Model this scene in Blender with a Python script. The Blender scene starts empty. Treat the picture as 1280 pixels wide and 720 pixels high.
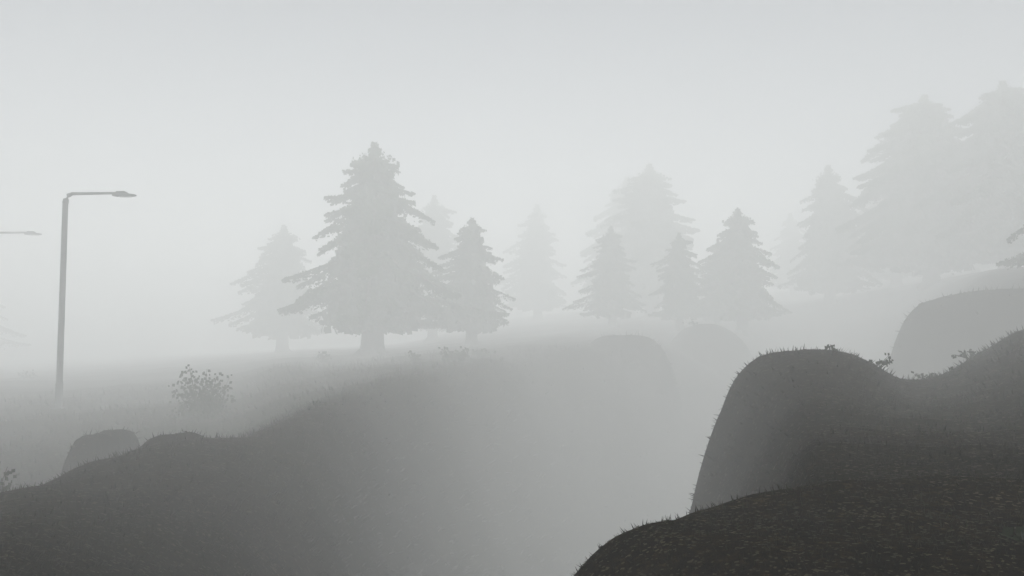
import bpy, math, random
import numpy as np
from mathutils import Vector, Matrix

# ------------------------------------------------------------------ camera, sky, sun, exposure
scn = bpy.context.scene
COL = scn.collection
F = 1108.5                      # focal length in photo pixels (1280 wide)
PITCH = math.radians(3.75)
HOR = 360 + F * math.tan(PITCH) # horizon row

cam_d = bpy.data.cameras.new('camera')
cam = bpy.data.objects.new('camera', cam_d)
COL.objects.link(cam)
cam_d.sensor_width = 36.0
cam_d.lens = 36.0 * F / 1280.0
cam_d.clip_start = 0.05
cam_d.clip_end = 3000
cam.location = (0, 0, 0)
cam.rotation_euler = (math.pi / 2 + PITCH, 0, 0)
scn.camera = cam

SUN_EL, SUN_AZ = math.radians(54), math.radians(180)
w = bpy.data.worlds.new('World')
scn.world = w
w.use_nodes = True
nt = w.node_tree
sky = nt.nodes.new('ShaderNodeTexSky')
sky.sky_type = 'NISHITA'
sky.sun_disc = False
sky.sun_elevation = SUN_EL
sky.sun_rotation = SUN_AZ
sky.air_density = 0.45
sky.dust_density = 6.0
sky.ozone_density = 1.0
hs = nt.nodes.new('ShaderNodeHueSaturation')      # overcast: most of the blue is gone
hs.inputs['Saturation'].default_value = 0.45
nt.links.new(sky.outputs[0], hs.inputs['Color'])
nt.links.new(hs.outputs[0], nt.nodes['Background'].inputs[0])
nt.nodes['Background'].inputs[1].default_value = 0.10

sun_d = bpy.data.lights.new('sun', 'SUN')
sun_d.energy = 1.6
sun_d.angle = math.radians(60)
sun_d.color = (0.88, 1.0, 0.97)
sun = bpy.data.objects.new('sun', sun_d)
COL.objects.link(sun)
sun.location = (0, 0, 60)
sun.rotation_euler = (math.pi / 2 - SUN_EL, 0, math.pi - SUN_AZ)

scn.view_settings.view_transform = 'Standard'
scn.view_settings.look = 'None'
scn.view_settings.gamma = 1.0
scn.view_settings.use_curve_mapping = False
scn.view_settings.exposure = 0.90
scn.cycles.volume_bounces = 24
scn.cycles.max_bounces = 26
scn.cycles.use_denoising = True
HAZE_DENSITY = 0.0252

# ------------------------------------------------------------------ helpers
def link_mesh(name, verts, faces, mat, parent=None, smooth=False, loc=None):
    me = bpy.data.meshes.new(name)
    me.from_pydata(verts, [], faces)
    me.materials.append(mat)
    if smooth:
        me.polygons.foreach_set('use_smooth', [True] * len(me.polygons))
    me.update()
    o = bpy.data.objects.new(name, me)
    COL.objects.link(o)
    if parent: o.parent = parent
    if loc is not None: o.location = loc
    return o

def tag(o, label=None, cat=None, group=None, kind=None):
    if label: o['label'] = label
    if cat: o['category'] = cat
    if group: o['group'] = group
    if kind: o['kind'] = kind
    return o

def empty(name, loc, rz=0.0, sc=1.0):
    e = bpy.data.objects.new(name, None)
    COL.objects.link(e)
    e.location = loc
    e.rotation_euler = (0, 0, rz)
    e.scale = (sc, sc, sc) if not isinstance(sc, tuple) else sc
    e.empty_display_size = 0.3
    return e

def copy_tree(o, parent=None):
    kids = list(o.children)
    c = o.copy()
    COL.objects.link(c)
    c.parent = parent
    for k in kids: copy_tree(k, c)
    return c

def at(px, py, d):
    """point seen at photo pixel (px,py) at depth d along +y"""
    return ((px - 640) / F * d, d, (HOR - py) / F * d)

def tube(V, Fc, pts, rad, n=6, cap=True):
    base = len(V)
    pts = [Vector(p) for p in pts]
    for i, p in enumerate(pts):
        a = pts[max(i - 1, 0)]; b = pts[min(i + 1, len(pts) - 1)]
        t = (b - a).normalized()
        ref = Vector((0, 0, 1)) if abs(t.z) < 0.9 else Vector((1, 0, 0))
        u = t.cross(ref).normalized(); v = t.cross(u)
        r = rad[i] if isinstance(rad, (list, tuple)) else rad
        for k in range(n):
            a_ = 2 * math.pi * k / n
            V.append(tuple(p + u * (r * math.cos(a_)) + v * (r * math.sin(a_))))
    for i in range(len(pts) - 1):
        for k in range(n):
            k2 = (k + 1) % n
            Fc.append((base + i * n + k, base + i * n + k2, base + (i + 1) * n + k2, base + (i + 1) * n + k))
    if cap:
        Fc.append(tuple(base + k for k in reversed(range(n))))
        Fc.append(tuple(base + (len(pts) - 1) * n + k for k in range(n)))

def quad(V, Fc, c, u, v):
    b = len(V)
    V += [tuple(c - u - v), tuple(c + u - v), tuple(c + u + v), tuple(c - u + v)]
    Fc.append((b, b + 1, b + 2, b + 3))

# ------------------------------------------------------------------ materials
def noise_mat(name, stops, scales, rough=0.95, bump=None, spec=0.1):
    m = bpy.data.materials.new(name)
    m.use_nodes = True
    N, L = m.node_tree.nodes, m.node_tree.links
    bs = N['Principled BSDF']
    bs.inputs['Roughness'].default_value = rough
    bs.inputs['Specular IOR Level'].default_value = spec
    tc = N.new('ShaderNodeTexCoord')
    prev = None
    for sc, wgt in scales:
        nz = N.new('ShaderNodeTexNoise')
        nz.inputs['Scale'].default_value = sc
        nz.inputs['Detail'].default_value = 6
        nz.inputs['Roughness'].default_value = 0.65
        L.new(tc.outputs['Object'], nz.inputs['Vector'])
        if prev is None:
            prev = nz.outputs['Fac']
        else:
            mx = N.new('ShaderNodeMix')
            mx.inputs[0].default_value = wgt
            L.new(prev, mx.inputs[2]); L.new(nz.outputs['Fac'], mx.inputs[3])
            prev = mx.outputs[0]
    cr = N.new('ShaderNodeValToRGB')
    el = cr.color_ramp.elements
    while len(el) < len(stops): el.new(0.5)
    for e, (p, c) in zip(el, stops):
        e.position = p; e.color = (*c, 1)
    L.new(prev, cr.inputs[0])
    L.new(cr.outputs[0], bs.inputs['Base Color'])
    if bump:
        bp = N.new('ShaderNodeBump')
        bp.inputs['Strength'].default_value = bump[0]
        bp.inputs['Distance'].default_value = bump[1]
        L.new(prev, bp.inputs['Height'])
        L.new(bp.outputs[0], bs.inputs['Normal'])
    return m

M = {}
M['ground'] = noise_mat('damp_heath_soil',
    [(0.36, (0.002, 0.0018, 0.001)), (0.47, (0.005, 0.0045, 0.003)), (0.54, (0.010, 0.0072, 0.0032)), (0.60, (0.028, 0.019, 0.009)), (0.70, (0.11, 0.078, 0.04))],
    [(0.5, 0), (4.0, 0.45), (18.0, 0.5), (80.0, 0.5)], bump=(0.9, 0.04), spec=0.0)
M['foliage'] = noise_mat('dark_needle_foliage', [(0.3, (0.03, 0.045, 0.028)), (0.7, (0.07, 0.095, 0.055))], [(2.0, 0), (25, 0.5)])
M['bark'] = noise_mat('grey_brown_bark', [(0.3, (0.03, 0.026, 0.022)), (0.7, (0.08, 0.07, 0.058))], [(6.0, 0), (40, 0.5)], bump=(0.8, 0.05))
M['leaf'] = noise_mat('dark_shrub_leaf', [(0.3, (0.014, 0.018, 0.011)), (0.7, (0.035, 0.04, 0.025))], [(10.0, 0)])
M['twig'] = noise_mat('dark_twig_bark', [(0.3, (0.03, 0.026, 0.02)), (0.7, (0.07, 0.06, 0.05))], [(30.0, 0)])
M['grass'] = noise_mat('dull_grass', [(0.3, (0.006, 0.006, 0.004)), (0.7, (0.022, 0.021, 0.013))], [(4.0, 0), (60, 0.5)])
M['litter'] = noise_mat('pale_leaf_litter', [(0.3, (0.004, 0.0035, 0.002)), (0.7, (0.045, 0.035, 0.02))], [(7.0, 0)])
M['galv'] = noise_mat('weathered_galvanised_steel', [(0.3, (0.03, 0.032, 0.033)), (0.7, (0.06, 0.06, 0.06))], [(5.0, 0), (60, 0.4)], rough=0.7, spec=0.2)
M['lens'] = noise_mat('dull_lamp_lens', [(0.3, (0.35, 0.36, 0.36)), (0.7, (0.45, 0.46, 0.46))], [(8.0, 0)], rough=0.35, spec=0.5)

# ------------------------------------------------------------------ terrain
#TERRAIN-BEGIN
COLS = {   # photo column -> (depth, row) pairs of the ground profile along that bearing
 -400:[(1,1150),(2,800),(4,700),(6,650),(9,610),(14,590),(22,560),(34,505),(50,482),(90,460),(400,440)],
 -60: [(1,1150),(2,740),(3.5,675),(6.5,625),(9,650),(14,615),(22,550),(34,508),(50,483),(90,464),(400,440)],
 30:  [(1,1150),(2.4,730),(4.2,645),(7,604),(10,640),(14,615),(22,550),(34,507),(50,482),(90,462),(400,440)],
 100: [(1,1150),(3,723),(5,640),(9,575),(12,610),(15,600),(22,548),(34,505),(50,480),(90,458),(400,440)],
 200: [(1,1150),(3.8,723),(6,632),(10.2,545),(12.5,560),(17,565),(24,528),(34,500),(50,475),(90,452),(400,438)],
 250:[(1,1150),(3,900),(4.3,724),(6.7,626),(10.5,544),(13,556),(17.5,555),(25,522),(35,494),(52,468),(90,448),(400,437)],
 300: [(1,1150),(2.5,950),(4.9,725),(7.5,620),(10.8,543),(13,552),(18,545),(25,518),(36,488),(55,462),(90,445),(400,436)],
 350:[(1,1175),(3,950),(6,725),(8.7,615),(12.4,523),(14.5,530),(20,515),(30,480),(45,455),(90,441),(400,435)],
 400: [(1,1200),(3,950),(7.2,725),(10,610),(14.3,499),(17,503),(24,490),(38,465),(57,448),(90,438),(400,434)],
 450:[(1,1225),(3,1020),(9.7,725),(12.5,615),(17.4,483),(20,487),(27,475),(40,456),(57,444),(90,436),(400,432)],
 500:[(1,1250),(3,1050),(13,725),(16,620),(21,468),(24,471),(31,460),(42,448),(58,440),(90,434),(400,430)],
 530:[(1,1250),(3,1120),(15,725),(18.3,613),(23.6,464),(26.5,468),(32,456),(43,445),(59,437),(90,429),(400,425)],
 560:[(1,1250),(3,1150),(17,725),(21,610),(26.5,463),(29,465),(34,453),(45,441),(60,434),(90,424),(400,420)],
 600:[(1,1270),(3,1180),(20,725),(25,610),(31,459),(33,459),(37,451),(47,438),(62,430),(92,416),(400,412)],
 640:[(1,1300),(3,1200),(24,725),(28,620),(34.5,453),(37,452),(40,447),(48,434),(65,425),(95,408),(400,404)],
 720:[(1,1350),(2,1250),(5,1150),(30,725),(34,620),(38,500),(40.5,440),(43,433),(52,425),(70,414),(100,400),(400,398)],
 790:[(1,1350),(2,1250),(5,1150),(34,725),(37,610),(40,500),(42,444),(45,433),(54,425),(70,409),(100,396),(400,394)],
 830:[(1,1350),(2,1250),(5,1000),(8,800),(9.6,725),(11,800),(14,1150),(38,725),(41,600),(43,490),(44.5,463),(48,447),(56,426),(70,406),(100,390),(400,388)],
 852:[(1,1350),(2,1150),(4,860),(6.5,720),(8.6,642),(10.4,624),(13,1000),(40,725),(43,600),(45,485),(46,469),(49,447),(57,426),(71,404),(100,389),(400,387)],
 892:[(1,1300),(2,1000),(4,860),(7,680),(8.6,600),(10.2,515),(11.2,480),(12.5,560),(15,1000),(41,725),(44,600),(46,492),(47,478),(51,446),(58,424),(72,402),(100,387),(400,385)],
 933:[(1,1250),(2,800),(3.4,730),(5,640),(7,560),(9,480),(10.5,436),(11.8,460),(15,1000),(42,725),(45,600),(50,490),(56,446),(60,428),(76,392),(100,382),(400,382)],
 1000:[(1,1100),(1.6,760),(2.1,640),(2.6,594),(3.2,564),(4.6,533),(6.5,492),(8.5,455),(10.5,431),(12,450),(16,1000),(42,700),(46,600),(52,490),(62,440),(82,381),(105,376),(400,376)],
 1070:[(1,1000),(1.5,740),(2,635),(2.6,586),(3.4,558),(5,528),(7,492),(9,456),(10.6,433),(12,455),(16,800),(38,700),(46,560),(54,470),(62,425),(80,369),(100,366),(400,370)],
 1100:[(1,990),(1.5,740),(2,632),(2.6,584),(3.6,556),(5.4,528),(8,496),(10,466),(11.2,457),(12.4,475),(16,700),(36,680),(44,560),(53,460),(61,415),(78,364),(100,362),(400,369)],
 1130:[(1,980),(1.5,735),(2,630),(2.6,582),(3.8,553),(6,522),(9,500),(11.8,474),(13,482),(17,560),(32,650),(42,560),(52,450),(60,405),(75,360),(100,358),(400,368)],
 1180:[(1,980),(1.5,735),(2,630),(2.6,582),(3.8,553),(6,522),(9,496),(12,467),(14,462),(17,500),(26,560),(36,520),(44,410),(54,370),(66,349),(90,349),(400,366)],
 1230:[(1,980),(1.5,735),(2,630),(2.6,582),(3.8,553),(6,522),(9,480),(12,448),(15,433),(18,450),(26,500),(33,430),(40,370),(46,345),(54,339),(90,345),(400,364)],
 1280:[(1,980),(1.5,735),(2,630),(2.6,582),(3.8,553),(6,510),(9,460),(12,425),(15,408),(18,420),(26,450),(33,400),(40,350),(46,337),(54,334),(90,342),(400,362)],
 1700:[(1,1150),(2,780),(2.7,620),(4.4,520),(7,450),(9.5,410),(13,380),(18,380),(26,380),(33,360),(40,340),(46,332),(54,330),(90,338),(400,360)],
}
NA, NR = 361, 220
LR0, LR1 = math.log(0.8), math.log(450.0)
PXS = np.linspace(-400, 1700, NA)
def build_base():
    lr = np.linspace(LR0, LR1, NR)
    keys = sorted(COLS)
    prof = []
    for k in keys:
        ld = np.log(np.array([d for d, _ in COLS[k]], float))
        z = np.array([(HOR - y) / F * d for d, y in COLS[k]])
        prof.append(np.interp(lr, ld, z))
    prof = np.array(prof)
    G = np.empty((NA, NR))
    for j in range(NR):
        G[:, j] = np.interp(PXS, keys, prof[:, j])
    def blur(A, s, ax):
        n = int(3 * s) + 1
        kx = np.exp(-0.5 * (np.arange(-n, n + 1) / s) ** 2); kx /= kx.sum()
        pad = [(0, 0), (0, 0)]; pad[ax] = (n, n)
        B = np.pad(A, pad, mode='edge')
        return np.apply_along_axis(lambda v: np.convolve(v, kx, 'valid'), ax, B)
    return blur(blur(G, 3.0, 0), 1.6, 1)
BASE = build_base()

def vnoise(x, y, seed=0):
    xi = np.floor(x).astype(np.int64); yi = np.floor(y).astype(np.int64)
    fx = x - xi; fy = y - yi
    fx = fx * fx * (3 - 2 * fx); fy = fy * fy * (3 - 2 * fy)
    def h(a, b):
        n = (a * 374761393 + b * 668265263 + seed * 1442695041) & 0xffffffff
        n = ((n ^ (n >> 13)) * 1274126177) & 0xffffffff
        return ((n ^ (n >> 16)) & 0xffff) / 65535.0
    return ((h(xi, yi) * (1 - fx) + h(xi + 1, yi) * fx) * (1 - fy)
            + (h(xi, yi + 1) * (1 - fx) + h(xi + 1, yi + 1) * fx) * fy) * 2 - 1

# mounds: px, depth, half width, half length, z top, fall, power, rotation
MOUNDS = [
 (1300, 1.78, 1.05, 0.76, -0.345, 0.7, 11.0, 0.0),    # near shelf
 (1308, 33.5, 5.5, 4.5, 2.1, 3.6, 7.0, 0.0),        # mound by the right edge
 (778, 45.5, 1.9, 2.2, 0.56, 0.7, 4.0, 0.0),
 (882, 54.0, 2.3, 3.0, 1.36, 1.5, 2.8, 0.0),
 (136, 14.5, 0.30, 1.2, -1.40, 0.45, 7.0, 0.0),
 (222, 10.6, 0.36, 0.7, -1.04, 0.25, 4.0, 0.0),
]
def smax(a, b, k):
    h = np.clip(0.5 + 0.5 * (a - b) / k, 0, 1)
    return b * (1 - h) + a * h + k * h * (1 - h)

def height(x, y):
    x = np.asarray(x, float); y = np.asarray(y, float)
    az = np.arctan2(x, np.maximum(y, -1e9))
    amax = math.atan((1700 - 640) / F); amin = math.atan((-400 - 640) / F)
    azc = np.clip(az, amin, amax)
    px = 640 + F * np.tan(azc)
    r = np.hypot(x, y)
    wp = np.clip((r - 3) / 6, 0, 1) * np.clip((26 - r) / 12, .12, 1) * np.where(px < 840, .35, 1)
    px = px + wp * (vnoise(x * .8, y * .8, 21) * 7 + vnoise(x * 2.3, y * 2.3, 22) * 3.5)
    d = np.clip(r * np.cos(azc), 0.8, 450.0)
    i = (px - PXS[0]) / (PXS[-1] - PXS[0]) * (NA - 1)
    j = (np.log(d) - LR0) / (LR1 - LR0) * (NR - 1)
    i = np.clip(i, 0, NA - 1.001); j = np.clip(j, 0, NR - 1.001)
    i0 = i.astype(int); j0 = j.astype(int); fi = i - i0; fj = j - j0
    z = ((BASE[i0, j0] * (1 - fi) + BASE[i0 + 1, j0] * fi) * (1 - fj)
         + (BASE[i0, j0 + 1] * (1 - fi) + BASE[i0 + 1, j0 + 1] * fi) * fj)
    # behind the camera both ends of the fan meet
    tb = np.clip((np.abs(az) - 1.2) / (math.pi - 1.2), 0, 1)
    tb = tb * tb * (3 - 2 * tb)
    z = z * (1 - tb) + (-0.62 - 0.02 * r.clip(0, 60)) * tb
    n1 = vnoise(x * .35, y * .35, 3) * .10 + vnoise(x * .9, y * .9, 5) * .05
    z = z + n1 * np.clip((r - 14) / 20, 0, 1)
    for (mx, md, rx, ry, zt, fall, p, rot) in MOUNDS:
        cx = (mx - 640) / F * md; cy = md
        dx = x - cx; dy = y - cy
        c, s = math.cos(rot), math.sin(rot)
        dx = dx + vnoise(x * 1.3 / min(rx, 2), y * 1.3 / min(rx, 2), 31) * .10 * rx
        u = (dx * c + dy * s) / rx; v = (-dx * s + dy * c) / ry
        rho = np.minimum(np.sqrt(u * u + v * v), 6)
        m = zt - fall * rho ** p
        z = np.where(rho < 5, smax(z, m, 0.03 * min(rx, 3) + 0.02), z)
    z = z + vnoise(x * 2.7, y * 2.7, 9) * .018 + vnoise(x * 7.3, y * 7.3, 11) * .007 + vnoise(x * 19, y * 19, 12) * .003
    return z
def hz(x, y): return float(height(np.array([x]), np.array([y]))[0])
#TERRAIN-END

def build_ground():
    fine = np.linspace(math.radians(-38), math.radians(38), 720, endpoint=False)
    coarse = np.linspace(math.radians(38), math.radians(322), 240, endpoint=False)
    az = np.concatenate([fine, coarse])
    rr = np.exp(np.linspace(math.log(0.5), math.log(400), 520))
    A, R = np.meshgrid(az, rr, indexing='ij')
    X = R * np.sin(A); Y = R * np.cos(A)
    Z = height(X, Y)
    na, nr = A.shape
    co = np.stack([X, Y, Z], -1).reshape(-1, 3)
    co = np.vstack([co, [[0, 0, float(Z[:, 0].mean())]]])
    idx = np.arange(na * nr).reshape(na, nr)
    nx = np.roll(idx, -1, axis=0)
    q = np.stack([idx[:, :-1], idx[:, 1:], nx[:, 1:], nx[:, :-1]], -1).reshape(-1, 4)[:, ::-1]
    t = np.stack([idx[:, 0], nx[:, 0], np.full(na, na * nr)], -1)[:, ::-1]
    me = bpy.data.meshes.new('ground')
    nq, ntri = len(q), len(t)
    me.vertices.add(len(co)); me.vertices.foreach_set('co', co.ravel())
    me.loops.add(nq * 4 + ntri * 3)
    me.loops.foreach_set('vertex_index', np.concatenate([q.ravel(), t.ravel()]).astype(np.int32))
    me.polygons.add(nq + ntri)
    me.polygons.foreach_set('loop_start', np.concatenate([np.arange(nq) * 4, nq * 4 + np.arange(ntri) * 3]).astype(np.int32))
    me.polygons.foreach_set('use_smooth', np.ones(nq + ntri, bool))
    me.materials.append(M['ground'])
    me.update(calc_edges=True)
    me.validate()
    # normals up
    if me.polygons[nq // 2].normal.z < 0: me.flip_normals()
    o = bpy.data.objects.new('ground', me)
    COL.objects.link(o)
    tag(o, kind='structure')
    return float(Z.min())
ZMIN = build_ground()

# ------------------------------------------------------------------ haze
def build_haze():
    S, zb, zt = 410.0, ZMIN - 1.0, 21.4
    V = [(sx * S, sy * S, z) for z in (zb, zt) for sy in (-1, 1) for sx in (-1, 1)]
    Fc = [(0, 2, 3, 1), (4, 5, 7, 6), (0, 1, 5, 4), (2, 6, 7, 3), (0, 4, 6, 2), (1, 3, 7, 5)]
    m = bpy.data.materials.new('haze_air')
    m.use_nodes = True
    N, L = m.node_tree.nodes, m.node_tree.links
    N.remove(N['Principled BSDF'])
    pv = N.new('ShaderNodeVolumePrincipled')
    pv.inputs['Color'].default_value = (1.0, 1.0, 1.0, 1)
    pv.inputs['Density'].default_value = HAZE_DENSITY
    pv.inputs['Anisotropy'].default_value = -0.34
    L.new(pv.outputs[0], N['Material Output'].inputs['Volume'])
    o = link_mesh('haze', V, Fc, m)
    tag(o, kind='stuff')
build_haze()

# ------------------------------------------------------------------ street lamps
def make_lamp():
    """lamp 7.9 m tall, arm along +x"""
    root = empty('street_lamp', (0, 0, 0))
    V, Fc = [], []
    H = 7.92
    tube(V, Fc, [(0, 0, -0.3), (0, 0, 0.02), (0, 0, 0.02), (0, 0, 0.9)], [0.14, 0.14, 0.13, 0.13], 14)
    tube(V, Fc, [(0, 0, 0.9), (0, 0, 1.0), (0, 0, 4.2), (0, 0, H - .38)], [0.13, 0.112, 0.106, 0.10], 14)
    link_mesh('pole', V, Fc, M['galv'], root, True)
    V, Fc = [], []
    b = [-(.16), -.16, .16, .16]
    for z in (0.0, 0.045):
        V += [(-.19, -.19, z), (.19, -.19, z), (.19, .19, z), (-.19, .19, z)]
    Fc += [(3, 2, 1, 0), (4, 5, 6, 7), (0, 1, 5, 4), (1, 2, 6, 5), (2, 3, 7, 6), (3, 0, 4, 7)]
    link_mesh('base_plate', V, Fc, M['galv'], root)
    V, Fc = [], []
    pts = [(0.0, 0, H - .40), (0.02, 0, H - .27), (0.10, 0, H - .12), (0.24, 0, H - .055), (0.42, 0, H - .05), (1.2, 0, H - .04), (1.92, 0, H - .03)]
    tube(V, Fc, pts, [0.11, 0.1, 0.085, 0.062, 0.056, 0.050, 0.046], 12)
    link_mesh('arm', V, Fc, M['galv'], root, True)
    # lamp head: raised gear housing over a flat tapering tray
    V, Fc = [], []
    def loft(secs):
        base = len(V)
        for (x, hw, zb, zt) in secs:
            c = min(hw, (zt - zb)) * .35
            ring = [(-hw, zb), (hw, zb), (hw, zt - c), (hw - c, zt), (-hw + c, zt), (-hw, zt - c)]
            for (yy, zz) in ring: V.append((x, yy, H + zz))
        n = 6
        for i in range(len(secs) - 1):
            for k in range(n):
                k2 = (k + 1) % n
                Fc.append((base + i * n + k, base + i * n + k2, base + (i + 1) * n + k2, base + (i + 1) * n + k))
        Fc.append(tuple(base + k for k in reversed(range(n))))
        Fc.append(tuple(base + (len(secs) - 1) * n + k for k in range(n)))
    loft([(1.74, .09, -.135, -.075), (1.84, .14, -.145, -.06), (2.3, .16, -.145, -.055), (2.5, .12, -.14, -.075), (2.58, .07, -.13, -.09)])
    loft([(1.84, .08, -.064, .0), (1.90, .11, -.064, .035), (2.18, .11, -.064, .035), (2.27, .07, -.064, -.01)])
    head = link_mesh('lamp_head', V, Fc, M['galv'], root)
    V, Fc = [], []
    for (x, hw) in ((1.98, .11), (2.42, .10)):
        for y_ in (-hw, hw):
            V += [(x, y_, H - .147), (x, y_ * .85, H - .175)]
    Fc += [(0, 2, 6, 4), (1, 5, 7, 3), (0, 1, 3, 2), (4, 6, 7, 5), (0, 4, 5, 1), (2, 3, 7, 6)]
    link_mesh('lens', V, Fc, M['lens'], head)
    return root

GL = 'street lamps standing along the foggy plain'
lamp = make_lamp()
x, d, _ = at(77, 512, 32.0)
g = hz(x, d)
topz = at(84, 239, 32.0)[2]
lamp.location = (x, d, g)
s = (topz - g) / 7.92
lamp.scale = (s, s, s)
tag(lamp, 'tall grey street lamp with its arm pointing right, nearest lamp, left of the round bush', 'street lamp', GL)
lamp2 = copy_tree(lamp)
x2, d2, _ = at(-16, 0, 52)
g2 = hz(x2, d2)
lamp2.location = (x2, d2, g2)
s2 = (at(0, 289, 52)[2] - g2) / 7.92
lamp2.scale = (s2, s2, s2)
lamp2.rotation_euler = (0, 0, 0.05)
tag(lamp2, 'faint farther street lamp at the left edge, only its arm and head in view', 'street lamp', GL)

# ------------------------------------------------------------------ pines
def pine_mesh(seed, H, R, tr, clear, tiers, shape=1.0, droop=0.35, rag=0.25, dens=1.0, q=0.17, blunt=0.16):
    """returns trunk and crown mesh data; H height, R crown radius, clear = bare trunk fraction"""
    rnd = random.Random(seed)
    V, Fc = [], []
    lean = rnd.uniform(-.15, .15), rnd.uniform(-.15, .15)
    def ax(t): return Vector((lean[0] * t * t + .05 * math.sin(5 * t + seed), lean[1] * t * t, H * t))
    ts = [-.05, 0, .02, .06, .15, .3, .5, .7, .88, .97]
    tube(V, Fc, [ax(t) for t in ts], [tr * 1.35, tr * 1.3, tr * 1.12, tr, tr * .9, tr * .76, tr * .55, tr * .34, tr * .14, .02], 10)
    # a few root flares
    for k in range(5):
        a = k * 1.256 + rnd.random()
        tube(V, Fc, [(0, 0, tr * 1.2), (math.cos(a) * tr * 1.1, math.sin(a) * tr * 1.1, tr * .35), (math.cos(a) * tr * 2.0, math.sin(a) * tr * 2.0, -.15)], [tr * .4, tr * .35, tr * .12], 6)
    CV, CF = [], []
    asym = rnd.uniform(0, 6.28)
    top = 1.0
    lowz = H * (clear - .02)
    def spray(P0, dirv, Ln, sag, n, wid):
        """a limb with hanging needle clumps"""
        P = []
        m = 6
        if P0.z - sag * Ln + dirv.z * Ln < lowz: sag = max(.05, (P0.z + dirv.z * Ln - lowz) / Ln * rnd.uniform(.7, 1.15)); Ln *= rnd.uniform(.62, .95)
        for i in range(m + 1):
            s_ = i / m
            P.append(P0 + dirv * (Ln * s_) + Vector((0, 0, -sag * Ln * s_ ** 1.6 + .10 * Ln * max(0, s_ - .8) * 2)))
        tube(V, Fc, P, [max(.012, .022 * Ln * (1 - i / (m + .6)) + .006) for i in range(m + 1)], 4)
        side = dirv.cross(Vector((0, 0, 1))).normalized()
        for _ in range(n):
            s_ = min(1.0, rnd.random() ** .62)
            i = min(m - 1, int(s_ * m)); f_ = s_ * m - i
            c = P[i].lerp(P[i + 1], f_)
            wloc = wid * (0.10 + 1.0 * (1 - s_) ** .6)
            hang = abs(rnd.gauss(0, .07 + .10 * Ln * (1 - s_) ** .8))
            c = c + side * rnd.uniform(-1, 1) * wloc + Vector((0, 0, .03 - hang))
            if c.z < lowz and rnd.random() < .93: continue
            sz = q * rnd.uniform(.35, 1.0) * (1.1 - .45 * s_)
            a = rnd.uniform(0, math.pi)
            u = (Vector((math.cos(a), math.sin(a), rnd.uniform(-.5, .5))).normalized() * .6 + dirv * .5 - Vector((0, 0, .3))).normalized() * sz * .5 * rnd.uniform(.8, 1.7)
            v = Vector((rnd.uniform(-.5, .5), rnd.uniform(-.5, .5), 1)).normalized() * sz * .42
            quad(CV, CF, c, u, v)
    for ti in range(tiers):
        t0 = ti / (tiers - 1)
        h = clear + .03 + (top - clear - .05) * t0 ** .92
        prof = (1 - t0) ** shape
        if blunt: prof = (1 - blunt) * prof + blunt * math.sqrt(max(0, 1 - t0 ** 2.4))
        nl = int(10 + 3 * prof)
        a0 = rnd.random() * 6
        for k in range(nl):
            a = a0 + 2 * math.pi * k / nl + rnd.uniform(-.25, .25)
            Ln = R * (prof * (1 + rnd.uniform(-rag, rag)) + .05) + .10
            Ln *= 1 + .16 * math.sin(a + asym) + .10 * math.sin(2 * a + ti * 1.7)
            if rnd.random() < rag * .35: Ln *= 1.25
            if rnd.random() < .07: Ln *= .45
            up = rnd.uniform(-.08, .12) + .25 * t0
            dv = Vector((math.cos(a), math.sin(a), up)).normalized()
            P0 = ax(min(.985, h + rnd.uniform(-.4, .4) * (1 - clear) / tiers))
            n = int((9 + 62 * Ln) * dens)
            spray(P0, dv, Ln, droop * rnd.uniform(.75, 1.35) + .1 * (1 - t0), n, .16 * Ln + .08)
        # inner mass close to the trunk
        for _ in range(int(46 * (0.25 + prof) * R * dens)):
            a = rnd.uniform(0, 6.283); rr_ = R * prof * rnd.random() ** .6 * .62
            c = ax(h) + Vector((math.cos(a) * rr_, math.sin(a) * rr_, rnd.uniform(-.6, .35) * H * (1 - clear) / tiers - rr_ * droop * .8))
            if c.z < H * (clear - .045): continue
            sz = q * rnd.uniform(.8, 1.9)
            b = rnd.uniform(0, math.pi)
            u = Vector((math.cos(b), math.sin(b), rnd.uniform(-.4, .4))) * sz * .5
            v = Vector((rnd.uniform(-.4, .4), rnd.uniform(-.4, .4), 1)) * sz * .5
            quad(CV, CF, c, u, v)
    # leader
    for _ in range(230):
        dz = rnd.random() ** .6
        a = rnd.uniform(0, 6.283); rr_ = R * .36 * dz * rnd.uniform(.0, 1.08) ** .6
        c = ax(1.0) + Vector((math.cos(a) * rr_, math.sin(a) * rr_, -dz * H * .095))
        sz = q * (.25 + .55 * dz) * rnd.uniform(.6, 1.1)
        quad(CV, CF, c, Vector((math.cos(a + 1), math.sin(a + 1), rnd.uniform(-.5, .5))).normalized() * sz * .55, Vector((rnd.uniform(-.4, .4), rnd.uniform(-.4, .4), 1)).normalized() * sz * .5)
    def mk(name, v, f, mat, sm=False):
        me = bpy.data.meshes.new(name); me.from_pydata(v, [], f); me.materials.append(mat)
        if sm: me.polygons.foreach_set('use_smooth', [True] * len(f))
        me.update(); return me
    return mk('trunk', V, Fc, M['bark'], True), mk('crown', CV, CF, M['foliage'])

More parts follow.
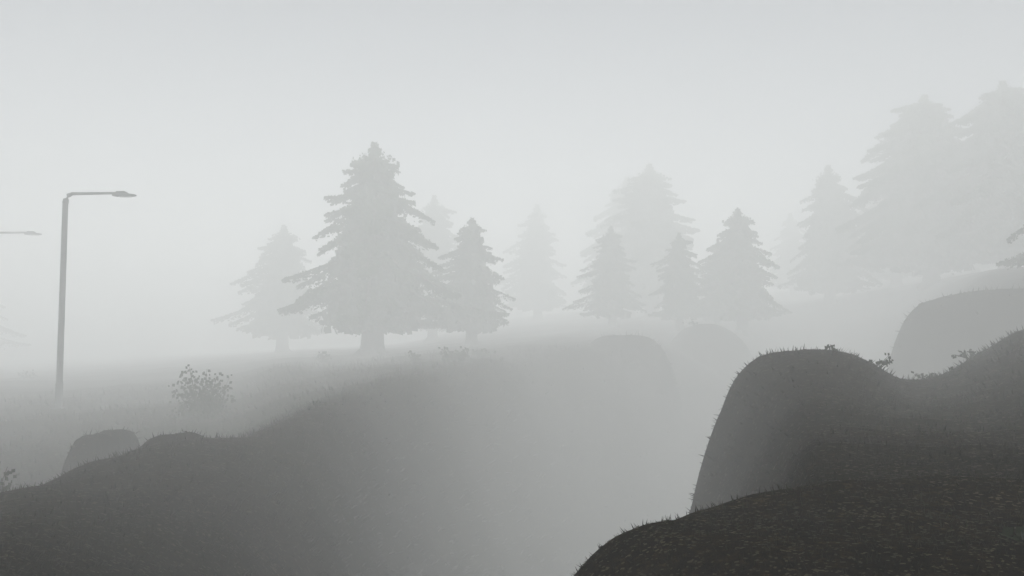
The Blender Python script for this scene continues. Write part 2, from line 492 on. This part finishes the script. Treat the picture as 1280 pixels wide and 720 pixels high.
PINES = {
 'broad': (pine_mesh(11, 12.9, 4.7, .66, .16, 13, shape=.70, droop=.50, rag=.36, dens=1.3, q=.23), 12.9),
 'cone':  (pine_mesh(23, 9.0, 2.9, .40, .17, 11, shape=.66, droop=.45, rag=.30, dens=1.3, q=.20), 9.0),
 'slim':  (pine_mesh(37, 9.0, 2.15, .34, .15, 12, shape=.56, droop=.42, rag=.28, dens=1.5, q=.19), 9.0),
 'full':  (pine_mesh(41, 12.0, 4.0, .50, .13, 13, shape=.60, droop=.42, rag=.30, dens=1.3, q=.24, blunt=.3), 12.0),
 'cone2': (pine_mesh(71, 9.0, 2.7, .38, .16, 12, shape=.74, droop=.36, rag=.4, dens=1.3, q=.20), 9.0),
 'slim2': (pine_mesh(83, 9.0, 2.2, .34, .18, 11, shape=.60, droop=.50, rag=.36, dens=1.5, q=.19, blunt=.25), 9.0),
 'full2': (pine_mesh(97, 12.0, 3.8, .48, .14, 14, shape=.66, droop=.50, rag=.36, dens=1.3, q=.24, blunt=.35), 12.0),
 'giant2': (pine_mesh(107, 20.0, 6.2, .75, .12, 19, shape=.5, droop=.48, rag=.34, dens=1.4, q=.34, blunt=1.0), 20.0),
 'giant': (pine_mesh(59, 20.0, 6.0, .75, .13, 18, shape=.5, droop=.5, rag=.34, dens=1.4, q=.34, blunt=.9), 20.0),
}
GP = 'pine trees fading into the fog'
used = set()
def pine(kind, px, ytop, ybase, d, label, rz=0.0, wide=1.0):
    (tm, cm), H = PINES[kind]
    x, y, zt = at(px, ytop, d)
    g = hz(x, y)
    zb = at(px, ybase, d)[2]
    zb = g - .05
    s = (zt - zb) / H
    r = empty('pine_tree', (x, y, zb), rz, (s * wide, s * wide, s))
    for nm, me in (('trunk', tm), ('crown', cm)):
        o = bpy.data.objects.new(nm, me); COL.objects.link(o); o.parent = r
    tag(r, label, 'tree', GP)
    print('pine', px, 'ground row %.0f wanted %d' % (HOR - g / d * F, ybase), 'H %.1f' % (zt - zb))
    return r

pine('broad', 467, 179, 441, 55, 'large pine with wide drooping boughs and thick trunk, biggest tree left of centre', .4, 1.06)
pine('cone', 354, 283, 440, 86, 'pale pine left of the largest pine, its boughs overlapping it', 1.3, 1.12)
pine('cone2', 590, 274, 433, 58, 'small dark pine directly right of the largest pine', 2.2, 1.1)
pine('full', 541, 246, 432, 90, 'faint pine half hidden between the largest pine and the small dark one', .7, .85)
pine('slim', 672, 257, 402, 106, 'very faint lone pine in the gap near the centre of the ridge', 3.1, 1.1)
pine('full', 815, 206, 398, 84, 'tall pale pine rising behind the two slim pines right of centre', 5.0, 1.15)
pine('full2', 786, 222, 398, 100, 'faintest tall pine just left of and behind the tall pale one', 1.9, 1.0)
pine('slim', 766, 284, 407, 69, 'slim pine standing behind the left rounded hillock', 4.1, 1.2)
pine('slim2', 849, 293, 409, 63, 'small slim pine with bare lower trunk behind the right hillock', 5.5, 1.15)
pine('cone', 927, 262, 400, 63, 'pointed pine with jagged right side, right one of a close pair', 2.9, 1.12)
pine('slim', 898, 303, 402, 66, 'shorter pine, left one of a close pair near the right hillock', .2, 1.2)
pine('full2', 1038, 207, 377, 78, 'pointed full pine on the rising slope above the dark spur', 3.7, .98)
pine('slim2', 992, 268, 382, 108, 'very faint slim pine just left of the pointed full pine on the slope', 1.1, 1.1)
pine('full', 1098, 236, 370, 104, 'faint pine between the pointed full pine and the tall blunt one', 4.4, 1.0)
pine('giant', 1166, 116, 346, 68, 'tall broad pine with a blunt ragged top on the right hill', 1.0, 1.08)
pine('giant', 1122, 190, 352, 90, 'faint broad pine behind the left side of the tall blunt one', 3.9, 1.05)
pine('giant2', 1262, 98, 340, 64, 'tallest pine, reaching highest near the right edge of the view', 2.6, 1.08)
pine('full', 1222, 215, 340, 92, 'faint lower pine filling the gap between the two tallest pines', 2.0, 1.0)
pine('broad', 1378, 90, 360, 36, 'nearer pine at the right edge, only its drooping bough tips in view', 2.4, .9)
pine('broad', -62, 300, 468, 96, 'faint pine at the left edge, only the tips of its boughs showing', 1.4, 1.0)

# ------------------------------------------------------------------ shrubs and tufts
def shrub(name, px, d, W, H, n, leaf, label, cat, group=None, seed=1, stems=9, lift=0.0, fan=.9, dense=1.0):
    rnd = random.Random(seed)
    x, y, _ = at(px, 0, d)
    root = empty(name, (x, y, hz(x, y) - .02 + lift))
    V, Fc = [], []; LV, LF = [], []
    for k in range(stems):
        a = rnd.uniform(0, 6.283); rr_ = W * .5 * fan * math.sqrt(rnd.random())
        tip = Vector((math.cos(a) * rr_, math.sin(a) * rr_, H * rnd.uniform(.45, 1.0)))
        mid = tip * .5 + Vector((tip.x * .12, tip.y * .12, -.02 * H))
        tube(V, Fc, [(rnd.gauss(0, .03) * W, rnd.gauss(0, .03) * W, -.05), tuple(mid), tuple(tip)], [.011 * H + .004, .007 * H + .003, .003], 4)
        for j in range(int(n / stems)):
            s_ = rnd.random() ** (.8 * dense)
            c = (mid.lerp(tip, (s_ - .5) * 2) if s_ > .5 else mid * (s_ * 2))
            sp = W * .16 * (1.1 - s_ * .6)
            c = c + Vector((rnd.gauss(0, sp), rnd.gauss(0, sp), rnd.gauss(0, sp * .5)))
            if c.z < .03: c.z = .03 + rnd.random() * .1
            sz = leaf * rnd.uniform(.6, 1.15) * .5
            b = rnd.uniform(-.9, .9)
            u = Vector((math.cos(b), math.sin(b), rnd.uniform(-.25, .25))).normalized() * sz
            v = Vector((rnd.uniform(-.3, .3), rnd.uniform(-.4, .4), 1)).normalized() * sz
            quad(LV, LF, c, u, v)
    link_mesh('stems', V, Fc, M['twig'], root)
    link_mesh('foliage', LV, LF, M['leaf'], root)
    tag(root, label, cat, group)
    return root

GS = 'shrubs scattered over the slopes'
shrub('shrub', 257, 24.5, 1.75, 1.5, 1150, .07, 'round sparse shrub with separate small leaves, standing right of the nearest street lamp', 'shrub', GS, 3, 24, 0, .9, 1.6)
shrub('shrub', 566, 35, 1.15, .62, 260, .10, 'low dark shrub on the ridge below the small dark pine', 'shrub', GS, 5, 9)
shrub('shrub', 521, 36, .7, .50, 90, .10, 'small pale shrub just left of the low dark one on the ridge', 'shrub', GS, 6, 7)
shrub('shrub', 404, 48, 1.0, .60, 90, .12, 'tiny faint shrub left of the thick trunk of the largest pine', 'shrub', GS, 8, 7)
shrub('shrub', 36, 60, 1.9, .65, 60, .13, 'very faint low shrub on the plain left of the nearest street lamp', 'shrub', GS, 9, 9)
shrub('shrub', -12, 9.0, .62, .62, 150, .045, 'dark leafy plant cut off by the left edge', 'shrub', GS, 13, 10, 0, 1.2)
shrub('shrub', 606, 40, 1.0, .38, 70, .11, 'small faint shrub right of the low dark one on the ridge', 'shrub', GS, 15, 6)

def tuft(px, d, W, H, n, label, seed, leaf=.02, name='weed_tuft', lift=0.0):
    rnd = random.Random(seed)
    x, y, _ = at(px, 0, d)
    root_z = hz(x, y)
    V, Fc = [], []
    for k in range(n):
        bx_, by_ = rnd.gauss(0, leaf * .12), rnd.gauss(0, leaf * .12)
        zz = 0
        L_ = H * rnd.uniform(.45, 1.0)
        b = Vector((bx_, by_, zz - .02)); t = b + Vector((rnd.gauss(0, .4) * W, rnd.gauss(0, .3) * W, L_))
        m = b.lerp(t, .55) + Vector((0, 0, .12 * L_))
        tube(V, Fc, [tuple(b), tuple(m), tuple(t)], [leaf * .22, leaf * .2, leaf * .06], 3)
        for j in range(3):
            c = m.lerp(t, rnd.random()) + Vector((rnd.gauss(0, leaf), rnd.gauss(0, leaf), rnd.gauss(0, leaf * .6)))
            a = rnd.uniform(-1, 1)
            quad(V, Fc, c, Vector((math.cos(a), math.sin(a), rnd.uniform(-.3, .3))) * leaf * rnd.uniform(.4, .9), Vector((0, rnd.uniform(-.4, .4), 1)) * leaf * rnd.uniform(.3, .7))
    o = link_mesh(name, V, Fc, M['leaf'], loc=(x, y, root_z + lift))
    tag(o, label, 'weed', 'small weeds on the bare slopes')
    return o
tuft(1038, 10.5, .12, .085, 5, 'tiny weed on the crest of the dark spur', 2, .028)
tuft(1098, 10.6, .22, .16, 9, 'sparse twiggy weed on the right shoulder of the dark spur', 4, .026)
tuft(1165, 13, .38, .12, 14, 'low weed in the saddle right of the dark spur', 6, .028)
tuft(1212, 14.5, .42, .16, 20, 'scrubby weed left of the right shoulder of the ridge', 7, .03)
tuft(1192, 11, .18, .10, 8, 'small dark weed on the slope below the scrubby one', 17, .022)
tuft(869, 53.5, .5, .45, 5, 'thin weed on top of the right rounded hillock', 8, .10)
tuft(1284, 1.62, .09, .035, 26, 'dark little weed at the bottom right corner', 12, .012)
tuft(34, 13, .6, .26, 10, 'thin dark weed beside the leafy plant at the left edge', 14, .035)
tuft(400, 15, .4, .1, 6, 'thin weed on the crest of the left slope', 21, .03)

# ------------------------------------------------------------------ ground litter and short grass (uncountable)
def scatter():
    rnd = np.random.default_rng(5)
    V, Fc = [], []; GV, GF = [], []
    n = 80000
    az = rnd.uniform(math.radians(-36), math.radians(36), n)
    r = np.exp(rnd.uniform(math.log(1.2), math.log(46), n))
    X = r * np.sin(az); Y = r * np.cos(az)
    Z = height(X, Y)
    e = .03
    DX = (height(X + e, Y) - Z) / e; DY = (height(X, Y + e) - Z) / e
    ang = rnd.uniform(0, 2 * math.pi, n); sz = rnd.uniform(.0010, .0026, n) * np.clip(r, 1.6, 60) ** .92
    kind = rnd.random(n)
    for i in range(n):
        c = Vector((X[i], Y[i], Z[i]))
        nrm = Vector((-DX[i], -DY[i], 1)).normalized()
        u = Vector((math.cos(ang[i]), math.sin(ang[i]), 0)); u = (u - nrm * u.dot(nrm)).normalized(); v = nrm.cross(u)
        s_ = sz[i]
        if kind[i] < .55:
            tilt = nrm * s_ * .6 * (kind[i] - .2)
            quad(V, Fc, c + nrm * s_ * .35, u * s_ * 1.1 + tilt, v * s_ * .7)
        else:
            b = len(GV)
            L_ = s_ * 3.4
            t = c + nrm * L_ + u * L_ * .5
            GV.extend([tuple(c - v * s_ * .35), tuple(c + v * s_ * .35), tuple(t)])
            GF.append((b, b + 1, b + 2))
    tag(link_mesh('leaf_litter', V, Fc, M['litter']), 'small pale flecks of leaf litter strewn over the dark slopes', 'leaf litter', kind='stuff')
    tag(link_mesh('grass', GV, GF, M['grass']), 'short dull grass blades scattered over the dark slopes', 'grass', kind='stuff')
scatter()
